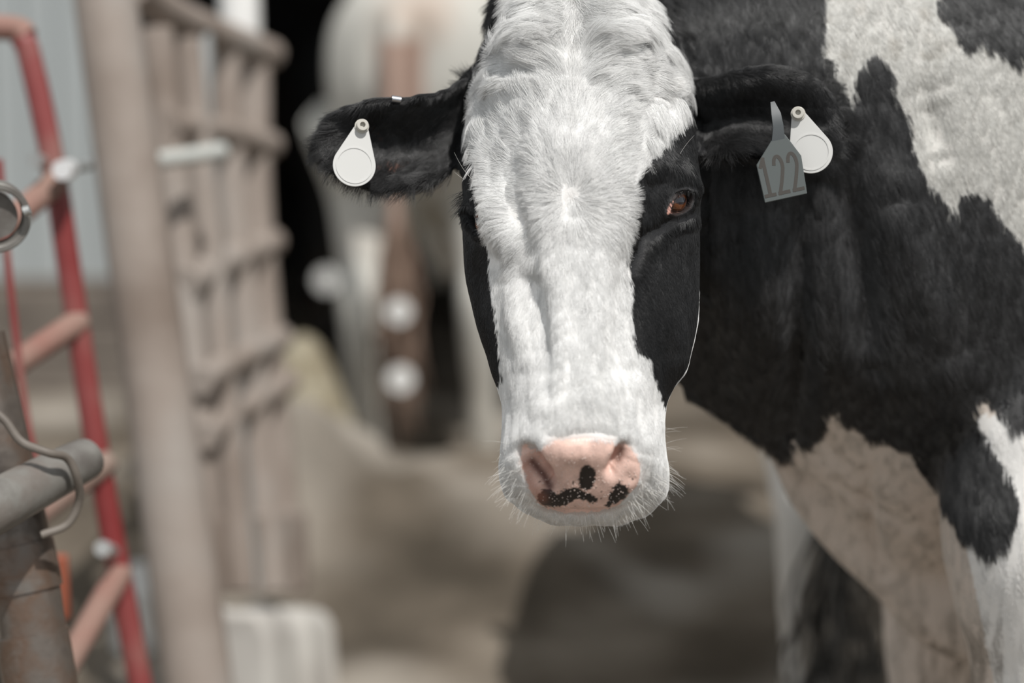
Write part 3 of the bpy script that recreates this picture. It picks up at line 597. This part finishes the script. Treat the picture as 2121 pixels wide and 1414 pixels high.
def slab(name, c, h, mat, label):
    ob = MB().box(c, h).build(name, mat, None, False); return tag(ob, label, None, None, 'structure')
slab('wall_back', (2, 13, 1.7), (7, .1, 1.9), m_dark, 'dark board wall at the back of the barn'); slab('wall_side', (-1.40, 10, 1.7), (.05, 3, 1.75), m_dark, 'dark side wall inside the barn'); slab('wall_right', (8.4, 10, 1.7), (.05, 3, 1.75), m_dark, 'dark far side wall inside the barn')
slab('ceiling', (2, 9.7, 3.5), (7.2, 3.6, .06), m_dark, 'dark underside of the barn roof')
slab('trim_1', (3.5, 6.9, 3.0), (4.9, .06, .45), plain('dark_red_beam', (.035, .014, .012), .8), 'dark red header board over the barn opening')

# ------------------------------------------------------------------ other cows
def make_cow(name, loc, yaw, coat, label, head_low=0, tail_hair=None, voxel=.016, group=None, size=1.0, length=1.0, legs=.17, thin=1.0, sway=0, drop=0):
    """whole cow in its own axes: x forward, y left, z up"""
    mb = MB()
    st = [(-.95,1.16,.14,.12),(-.9,1.14,.22,.22),(-.7,1.08,.31,.27),(-.4,1.02,.36,.31),(0,.97,.40,.36),(.35,.98,.40,.33),(.6,1.0,.38,.27),(.78,.98,.28,.17),(.86,.95,.16,.09)]; k = np.array(st).T
    mb.loft([ell_ring((t, 0, float(pchip(k[0], k[1], np.array([t]))[0])), np.array((0, 1, 0))*float(pchip(k[0], k[3], np.array([t]))[0]), ZZ*float(pchip(k[0], k[2], np.array([t]))[0]), e=2.3) for t in np.linspace(-.95, .86, 30)])
    for s_ in (-1, 1):                               # hip bones, legs
        mb.loft([ell_ring((-.62+.02*i, s_*(.20+.01*i), 1.30), np.array((.0, .06, 0))*q, ZZ*.08*q, 12) for i, q in enumerate((.3, 1, 1, .3))])
        P = [(.52, s_*legs, .95), (.50, s_*legs, .72), (.50, s_*legs, .48), (.50, s_*legs, .42), (.50, s_*legs, .2), (.50, s_*legs, .1), (.52, s_*legs, 0)]; mb.tube(catmull(P, 26), np.interp(np.linspace(0, 6, 26), range(7), [.14, .10, .062, .062, .042, .045, .058]), 14)
        P = [(-.68, s_*legs, 1.0), (-.62, s_*legs, .78), (-.74, s_*legs, .56), (-.80, s_*legs, .48), (-.77, s_*legs, .25), (-.75, s_*legs, .1), (-.72, s_*legs, 0)]; mb.tube(catmull(P, 26), np.interp(np.linspace(0, 6, 26), range(7), [.20, .15, .075, .058, .042, .046, .058]), 14)
    mb.loft([ell_ring((-.45+.05*i, 0, .62+.01*i), np.array((0, .14, 0))*q, ZZ*.13*q, 16) for i, q in enumerate((.3, .8, 1, 1, .9, .6, .2))])
    for a in (-.32, -.42):
        for s_ in (-1, 1): mb.tube([(a, s_*.06, .54), (a, s_*.065, .47)], [.018, .012], 8)
    hz = 1.25-head_low; nx = 1.25-.05*head_low
    NP = catmull([(.55, 0, 1.05), (.85, 0, 1.12-.25*head_low), (1.08, 0, 1.2-.75*head_low), (nx, 0, hz+.05)], 14); mb.tube(NP, np.linspace(.30, .13, 14), 18)
    hd = np.array((.55, 0, -.83)); HP = np.array([(nx-.06, 0, hz+.10)]) + np.array([0, .1, .22, .36, .46, .54])[:, None]*hd; fw = np.cross((0, 1, 0), hd)
    mb.loft([ell_ring(p, np.array((0, 1, 0))*a, fw*b, 16, 2.6) for p, a, b in zip(HP, (.07, .11, .115, .085, .08, .05), (.09, .13, .13, .095, .075, .04))])
    for s_ in (-1, 1):
        q = HP[1]; mb.loft([ell_ring(q+np.array((-.02, s_*(.08+d_), .02-.12*d_)), np.array((.012, 0, 0)), ZZ*h_, 10, 2) for d_, h_ in ((0, .03), (.06, .055), (.13, .06), (.18, .035), (.21, .01))])
    mb.tube(catmull([(-.93, 0, 1.26), (-1.0, 0, 1.2), (-1.02, sway*.6, .95), (-1.0, sway, .62-drop)], 14), np.linspace(.035, .018, 14), 8)
    me0 = mb.mesh('v'); o = bpy.data.objects.new('tmp', me0); col.objects.link(o); r = o.modifiers.new('r', 'REMESH'); r.mode = 'VOXEL'; r.voxel_size = voxel; m_ = o.modifiers.new('s', 'SMOOTH'); m_.iterations = 6
    me = bpy.data.meshes.new_from_object(o.evaluated_get(bpy.context.evaluated_depsgraph_get())); bpy.data.objects.remove(o); me.name = name
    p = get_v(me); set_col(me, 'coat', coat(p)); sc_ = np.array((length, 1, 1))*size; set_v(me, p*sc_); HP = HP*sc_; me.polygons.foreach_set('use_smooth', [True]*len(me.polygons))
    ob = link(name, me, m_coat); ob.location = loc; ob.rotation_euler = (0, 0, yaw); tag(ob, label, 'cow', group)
    sw = MB()
    for i in range(90):                              # tail switch: loose hanging locks
        a = rng.uniform(0, 6.28); r0 = rng.uniform(.004, .02); z0 = rng.uniform(.60, .78)-drop; L = rng.uniform(.30, .52); sp = rng.uniform(.03, .13)*thin; ph = rng.uniform(0, 6); n = 9; q = np.linspace(0, 1, n)
        P = np.stack([-1.0+r0*np.cos(a)+sp*np.cos(a)*np.sin(q*2.6)+(.012+.025*q)*np.sin(q*(7+i%5)+ph), sway+r0*np.sin(a)+sp*np.sin(a)*np.sin(q*2.6)+.03*q*np.cos(q*8+ph), z0-q*L], 1); sw.tube(P*sc_, np.linspace(.006, .0015, n), 5)
    so = sw.build('tail_switch', tail_hair or m_coat_white, ob); so['kind'] = 'stuff'
    for s_ in (-1, 1):
        me = bpy.data.meshes.new('eye'); bm = bmesh.new(); bmesh.ops.create_uvsphere(bm, u_segments=16, v_segments=10, radius=.02); bm.to_mesh(me); bm.free(); e = link('eye', me, m_black, ob); e.location = HP[2]+np.array((.03, s_*.10, .03))
    return ob, HP
m_coat = attr_mat('coat_short', 'coat', .7, .2, .4, 90); m_coat_white = plain('pale_hair', (.55, .52, .47), .7); m_black = plain('dark_eye', (.01, .008, .008), .1); m_switch = mix_mat('dark_tail_hair', [(.035, .035, .033), (.10, .094, .085), (.30, .27, .23)], 22, .6)
def coat_pale(p):
    c = np.tile(np.array((.55, .535, .49)), (len(p), 1)); b = np.clip(vnoise(p, 4.5)*1.4-.35, 0, 1)[:, None]; c = c*(1-.5*b)+.5*b*np.array((.42, .27, .19))
    u = ((p[:, 0] < -.78) & (abs(p[:, 1]) < .07) & (p[:, 2] > .6) & (p[:, 2] < 1.2))[:, None]*.7; c = c*(1-u)+u*np.array((.38, .21, .15))
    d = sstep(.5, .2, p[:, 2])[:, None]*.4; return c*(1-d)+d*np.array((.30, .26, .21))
def coat_patch(p):
    wv = ((vnoise(p, 2.2) > .12) | (p[:, 2] < .80+.06*vnoise(p, 6))).astype(float)[:, None]; return wv*np.array((.72, .69, .64))+(1-wv)*np.array((.012, .012, .013))
def coat_dark(p):
    b = np.clip(vnoise(p, 3)*1.2, 0, 1)[:, None]; return np.array((.022, .022, .022))*(1-b)+b*np.array((.06, .045, .035))
yaw_bg = math.radians(76)
c_, s_ = math.cos(yaw_bg), math.sin(yaw_bg)
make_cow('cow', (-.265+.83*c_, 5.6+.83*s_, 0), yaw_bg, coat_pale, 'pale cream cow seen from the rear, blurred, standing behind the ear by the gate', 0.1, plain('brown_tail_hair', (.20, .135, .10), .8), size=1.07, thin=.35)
make_cow('cow', (.75, 3.78, 0), math.radians(79), coat_patch, 'white bellied cow with a curly grey tail mostly hidden behind the near cow', 0, m_switch, length=.8, legs=.13, sway=.07, thin=.62, drop=.17)
yd = math.radians(-80); _, HP = make_cow('cow', (-.72, 8.75, 0), yd, coat_dark, 'dark cow with lowered head between the stanchion panel and the pale cow', .92, m_black)
e_ = HP[1]+np.array((.02, -.22, .0)); e_ = np.array((-.72+e_[0]*math.cos(yd)-e_[1]*math.sin(yd), 8.75+e_[0]*math.sin(yd)+e_[1]*math.cos(yd), e_[2])); ex_, ey_, ed_ = (float(q[0]) for q in project(e_[None])); print('dark ear', ex_, ey_, ed_)
make_cow('cow', (.35, 9.9, 0), math.radians(-95), coat_dark, 'dark cow standing deep in the shade of the barn behind the pale cow', .4, m_black)
for px, py, d, r_, lb in ((ex_, ey_, ed_-.02, .045, 'round white ear tag on the dark cow beside the panel'), (826, 645, 5.27, .034, 'round white disc added by the tail of the pale cow, upper of two'), (830, 785, 5.27, .036, 'round white disc added by the tail of the pale cow, lower of two')):  # the two discs at the tail are added stand-ins for blurred pale spots
    mb = MB(); plate(mb, [(r_*math.cos(a), r_*math.sin(a)) for a in np.linspace(0, 6.283, 24, endpoint=False)], -.002, .002); ring(mb, .003, .008, .002, .010)
    o = mb.build('ear_tag' if px < 700 else 'added_disc', m_tag, None, False); o.matrix_world = frame_at(px, py, d, -.1, .1); tag(o, lb, 'tag')

# ------------------------------------------------------------------ heaps
def heap(name, c, rx, ry, h, mat, label, cat, seed):
    n = 36; xs = np.linspace(-1.25, 1.25, n); X, Y = np.meshgrid(xs, xs); P = np.stack([X.ravel()*rx, Y.ravel()*ry, np.zeros(n*n)], 1); r = np.hypot(X, Y).ravel()
    P[:, 2] = h*np.exp(-(r*1.35)**2.2)*(1+.35*vnoise(P+seed, 4))+vnoise(P+seed, 11)*.03*np.exp(-r*r)-.08*sstep(.8, 1.25, r)-.02
    mb = MB(); mb.add(P, [(j*n+i, j*n+i+1, (j+1)*n+i+1, (j+1)*n+i) for j in range(n-1) for i in range(n-1)]); me = mb.mesh(name); o = link(name, me, mat); o.location = c
    me.polygons.foreach_set('use_smooth', [True]*len(me.polygons)); return tag(o, label, cat)
m_hay = mix_mat('hay', [(.19, .155, .10), (.32, .28, .20), (.41, .37, .285)], 14, .9, 0, .8, 60, .1, 6, .02); m_litter = mix_mat('straw_litter', [(.27, .225, .18), (.40, .35, .29), (.48, .43, .37)], 7, .95, 0, .8, 40, .1, 6, .02)
heap('hay_pile', (-.57, 5.17, .12), .20, .15, .36, m_hay, 'yellowish pile of hay between the panel and the pale cow', 'hay', 1)

# ------------------------------------------------------------------ posts, stanchion panel, red gate, near pipes
m_mud = mix_mat('muddy_steel', [(.22, .175, .145), (.32, .27, .235), (.36, .325, .295)], 4, .6, 0, .5, 30, .35); m_galv = mix_mat('galvanised', [(.38, .385, .375), (.55, .56, .55)], 9, .38, .6, .2, 50)
m_white = mix_mat('white_paint', [(.62, .61, .58), (.80, .79, .77)], 5, .4, 0, .2, 30); m_conc = mix_mat('concrete', [(.34, .315, .29), (.50, .475, .44), (.58, .56, .52)], 5, .9, 0, .7, 25)
m_red = mix_mat('red_paint', [(.19, .024, .024), (.235, .055, .052), (.27, .15, .125)], 6, .38, 0, .2, 40); m_redmud = mix_mat('muddy_red', [(.27, .125, .10), (.29, .18, .145), (.25, .20, .165)], 5, .7, 0, .4, 40)
def line_pts(P): return np.array([pt(*p) for p in P])
def pipe(name, P, rpx, mat, parent=None, n=20, smooth_n=0, hollow=False):
    Q = line_pts(P); r = np.array([rp*p[2]/F_PX for rp, p in zip(np.broadcast_to(np.asarray(rpx, float), (len(P),)), P)])
    if smooth_n: i = np.linspace(0, len(P)-1, smooth_n); r = np.interp(i, range(len(P)), r); Q = catmull(Q, smooth_n)
    mb = MB()
    if hollow:                                       # open near end: inner wall runs a little way in
        d0 = (Q[1]-Q[0])/np.linalg.norm(Q[1]-Q[0]); Q = np.concatenate([[Q[0]+d0*.10, Q[0]], Q]); r = np.concatenate([[r[0]*.78]*2, r]); Q[1] -= d0*.0005
    mb.tube(Q, r, n); return mb.build(name, mat, parent)
def ground_to(P, z=-.06):                            # carry the last segment on down to the ground
    a, b = pt(*P[-2]), pt(*P[-1]); t = (z-a[2])/(b[2]-a[2]); g = a+(b-a)*t; x, y, d = project(g[None]); return P+[(float(x[0]), float(y[0]), float(d[0]))]
o = pipe('fence_post', ground_to([(205,-160,3.1),(218,0,3.1),(410,1414,3.1)]), [64, 65, 72, 76], m_mud); tag(o, 'thick muddy steel post leaning in front of the stanchion panel', 'post')
t = empty('stanchion_panel', pt(520, 1300, 3.7), 'muddy steel stanchion panel of upright and cross pipes by the dark barn', 'panel')
def child(o, par): o.parent = par; o.location = o.location-par.location; return o
U = [([(322,60,3.45),(352,330,3.45),(410,900,3.45),(430,1218,3.45)], 36, m_mud), ([(385,80,3.55),(412,330,3.55),(452,700,3.55),(500,1218,3.55)], 31, m_mud), ([(420,70,3.6),(428,330,3.6),(478,800,3.6),(520,1218,3.6)], 20, m_galv), ([(462,90,3.75),(478,400,3.75),(520,800,3.75),(560,1218,3.75)], 34, m_mud), ([(515,90,3.9),(520,420,3.9),(552,800,3.9),(590,1218,3.9)], 44, m_mud)]
for P, r_, m_ in U: child(pipe('upright', P, r_, m_, smooth_n=14), t)
for P, r_, h_ in (([(280,-30,3.4),(380,40,3.55),(562,112,3.95)], [40, 36, 30], False), ([(340,262,3.42),(440,270,3.65),(562,300,3.95)], [36, 32, 27], True), ([(380,590,3.42),(460,545,3.65),(566,500,3.95)], [36, 33, 27], True), ([(415,790,3.4),(480,750,3.6),(582,700,3.95)], [30, 30, 27], False), ([(425,905,3.4),(480,860,3.6),(600,790,3.95)], [28, 26, 24], False)):
    child(pipe('cross_pipe', P, r_, m_mud, smooth_n=10, hollow=h_), t)
child(pipe('latch_bar', [(322,332,3.3),(400,322,3.35),(462,312,3.4)], 17, plain('pale_zinc', (.50, .51, .48), .45, 0)), t)['label'] = 'pale galvanised latch bar'
o = pipe('white_post', [(492,-120,4.05),(498,70,4.05),(500,120,4.05)], 42, m_white); tag(o, 'bright white post end above the stanchion panel', 'post')
A0, A1 = pt(400,1060,3.46), pt(622,1050,3.97); B0, B1 = pt(402,1222,3.46), pt(626,1222,3.97); e_ = np.array((.02, -.035, 0)); mb = MB()
mb.loft([[A0+(A1-A0)*q+ZZ*.012*math.sin(q*11), A0+(A1-A0)*q+e_, B0+(B1-B0)*q+e_, B0+(B1-B0)*q] for q in np.linspace(0, 1, 8)]); child(mb.build('kick_plate', m_mud, None, True, .006), t)
L0, L1 = pt(472,1264,3.52), pt(622,1260,3.98); dr = L1-L0; dr[2] = 0; dr /= np.linalg.norm(dr); pr = np.array((dr[1], -dr[0], 0)); rings = []
for q in np.linspace(0, 1, 12):
    p = L0*(1-q)+L1*q; top = p[2]+.015*math.sin(q*9)+rng.normal(0, .008); p = p+pr*rng.normal(0, .006); rings.append([p+pr*.05, (*(p+pr*.07)[:2], top-.04), (*(p+pr*.08)[:2], -.08), (*(p-pr*.08)[:2], -.08), (*(p-pr*.06)[:2], top)])
o = MB().loft(rings).build('concrete_curb', m_conc, None, True, .012); tag(o, 'rough pale concrete curb under the stanchion panel', 'curb')

t = empty('red_gate', pt(150, 900, 2.7), 'red tubular steel gate with muddy rungs standing left of the muddy post', 'gate')
UP = [(46,-20+100,2.7),(62,120,2.7),(108,330,2.7),(150,600,2.7),(196,900,2.7),(240,1150,2.7),(290,1414,2.7)]; UP = ground_to(UP, .05)
child(pipe('upright', UP, 25, m_red, smooth_n=40), t)
child(pipe('top_rail', [(-900,40,2.2),(-200,55,2.62),(20,58,2.7),(56,80,2.7)], [30,27,26,25], m_redmud, smooth_n=30), t)
for P in ([(118,372,2.7),(60,425,2.62),(-300,720,2.2)], [(165,665,2.7),(60,735,2.6),(-320,1000,2.2)], [(222,955,2.7),(110,1040,2.6),(-260,1330,2.2)], [(248,1185,2.7),(165,1330,2.55),(60,1520,2.35)]): child(pipe('rung', P, 27, m_redmud, smooth_n=10), t)
child(pipe('thin_rod', [(-2,330,2.5),(18,560,2.5),(46,800,2.5),(72,960,2.5),(92,1120,2.5)], 8, m_red, smooth_n=16), t)
for a_, b_, r_ in (((72,332,2.62),(92,336,2.72), 15), ((212,1135,2.62),(240,1148,2.72), 17)): child(pipe('pipe_clamp', [a_, b_], r_, m_galv), t)
mb = MB(); q = pt(118, 1215, 2.6); mb.box(q, (.016, .008, .045), None); child(mb.build('hinge_plate', plain('orange_red', (.30, .085, .045), .6), None, True, .004), t)
t2 = empty('gate_bolt', pt(135, 350, 2.66), 'bright galvanised bolt through the red gate beside the post', 'bolt')
child(pipe('shank', [(135,350,2.66),(185,342,2.72)], 11, m_galv), t2); child(pipe('head', [(128,352,2.62),(142,350,2.66)], 21, plain('glint_zinc', (.88, .88, .88), .3, .3)), t2)  # near-white bolt head: the sun's glint put into its colour
mb = MB(); P = catmull([(0,0,0),(0,0,.02),(0,0,.13),(0,0,.17),(0,0,.19)], 14); o = mb.tube(P, np.interp(np.linspace(0, 4, 14), range(5), [.06,.065,.065,.03,.022]), 20).build('plastic_jug', m_white, None); q = pt(292, 1235, 4.2); o.location = (q[0], q[1], float(gz(np.array([[q[0], q[1], 0]]))[0])-.01); tag(o, 'small white plastic jug on the dirt behind the red gate', 'jug')

m_rust = mix_mat('rusty_steel', [(.10, .085, .075), (.17, .145, .125), (.165, .11, .08), (.19, .17, .15)], 16, .30, .45, .6, 90); m_old = mix_mat('old_grey_pipe', [(.12, .105, .095), (.235, .225, .205), (.185, .15, .13)], 15, .5, .2, .4, 80)
tp = empty('corner_post', pt(85, 1414, 2.1), 'rusty brown steel corner post in the lower corner with a welded sleeve', 'post')
PP = ground_to([(-58,700,2.1),(-12,900,2.1),(52,1200,2.1),(84,1414,2.1)]); child(pipe('post', PP, 68, m_rust, smooth_n=30), tp)
child(pipe('sleeve', [(36,1128,2.1),(52,1200,2.1),(56,1222,2.1)], 74, m_rust), tp); child(pipe('sleeve', [(66,1310,2.1),(84,1414,2.1),(92,1470,2.1)], 75, m_rust), tp)
o = pipe('cross_rail', [(-260,1180,1.84),(-60,1075,1.94),(100,990,2.05),(168,955,2.10),(182,948,2.11)], [66,60,50,45,42], m_old, smooth_n=24); tag(o, 'grey steel rail with a cut end crossing the rusty corner post', 'rail')
o = pipe('wire_loop', [(-20,845,2.0),(12,872,2.0),(45,915,2.0),(100,937,2.0),(138,948,2.02),(158,985,2.03),(164,1035,2.05),(140,1085,2.05),(85,1108,2.04)], 9, mix_mat('brown_rod', [(.10, .082, .068), (.20, .175, .15)], 20, .55), n=10, smooth_n=50); tag(o, 'bent steel rod looping round the grey rail', 'wire')
tr = empty('pipe_stub', pt(-8, 455, 2.05), 'open steel pipe end with a collar at the edge beside the red gate', 'pipe')
ax = np.array((-.35, .93, .08)); ax /= np.linalg.norm(ax); c0 = pt(-10, 452, 2.02)
def hollow(c, a, r0, r1, L, mat, name):
    mb = MB(); e1 = np.cross(a, ZZ); e1 /= np.linalg.norm(e1); e2 = np.cross(e1, a); th = np.linspace(0, 2*np.pi, 40, endpoint=False)[:, None]; cir = np.cos(th)*e1+np.sin(th)*e2
    n = 40; rows = [c+r1*cir, c+a*L+r1*cir, c+a*L+r0*cir, c+r0*cir]; mb.add(np.concatenate(rows), [(k*n+j, k*n+(j+1) % n, ((k+1) % 4)*n+(j+1) % n, ((k+1) % 4)*n+j) for k in range(4) for j in range(n)]); return child(mb.build(name, mat, None, True, .0015), tr)
hollow(c0, ax, .030, .0375, .03, m_old, 'collar'); mb = MB(); mb.tube([c0+ax*.012, c0+ax*.5], [.0245, .0245], 32); child(mb.build('inner_pipe', m_old, None), tr)
mb = MB(); mb.tube([pt(50, 438, 2.02), pt(62, 434, 2.02)], [.006, .005], 8); child(mb.build('weld_nub', m_galv, None), tr)
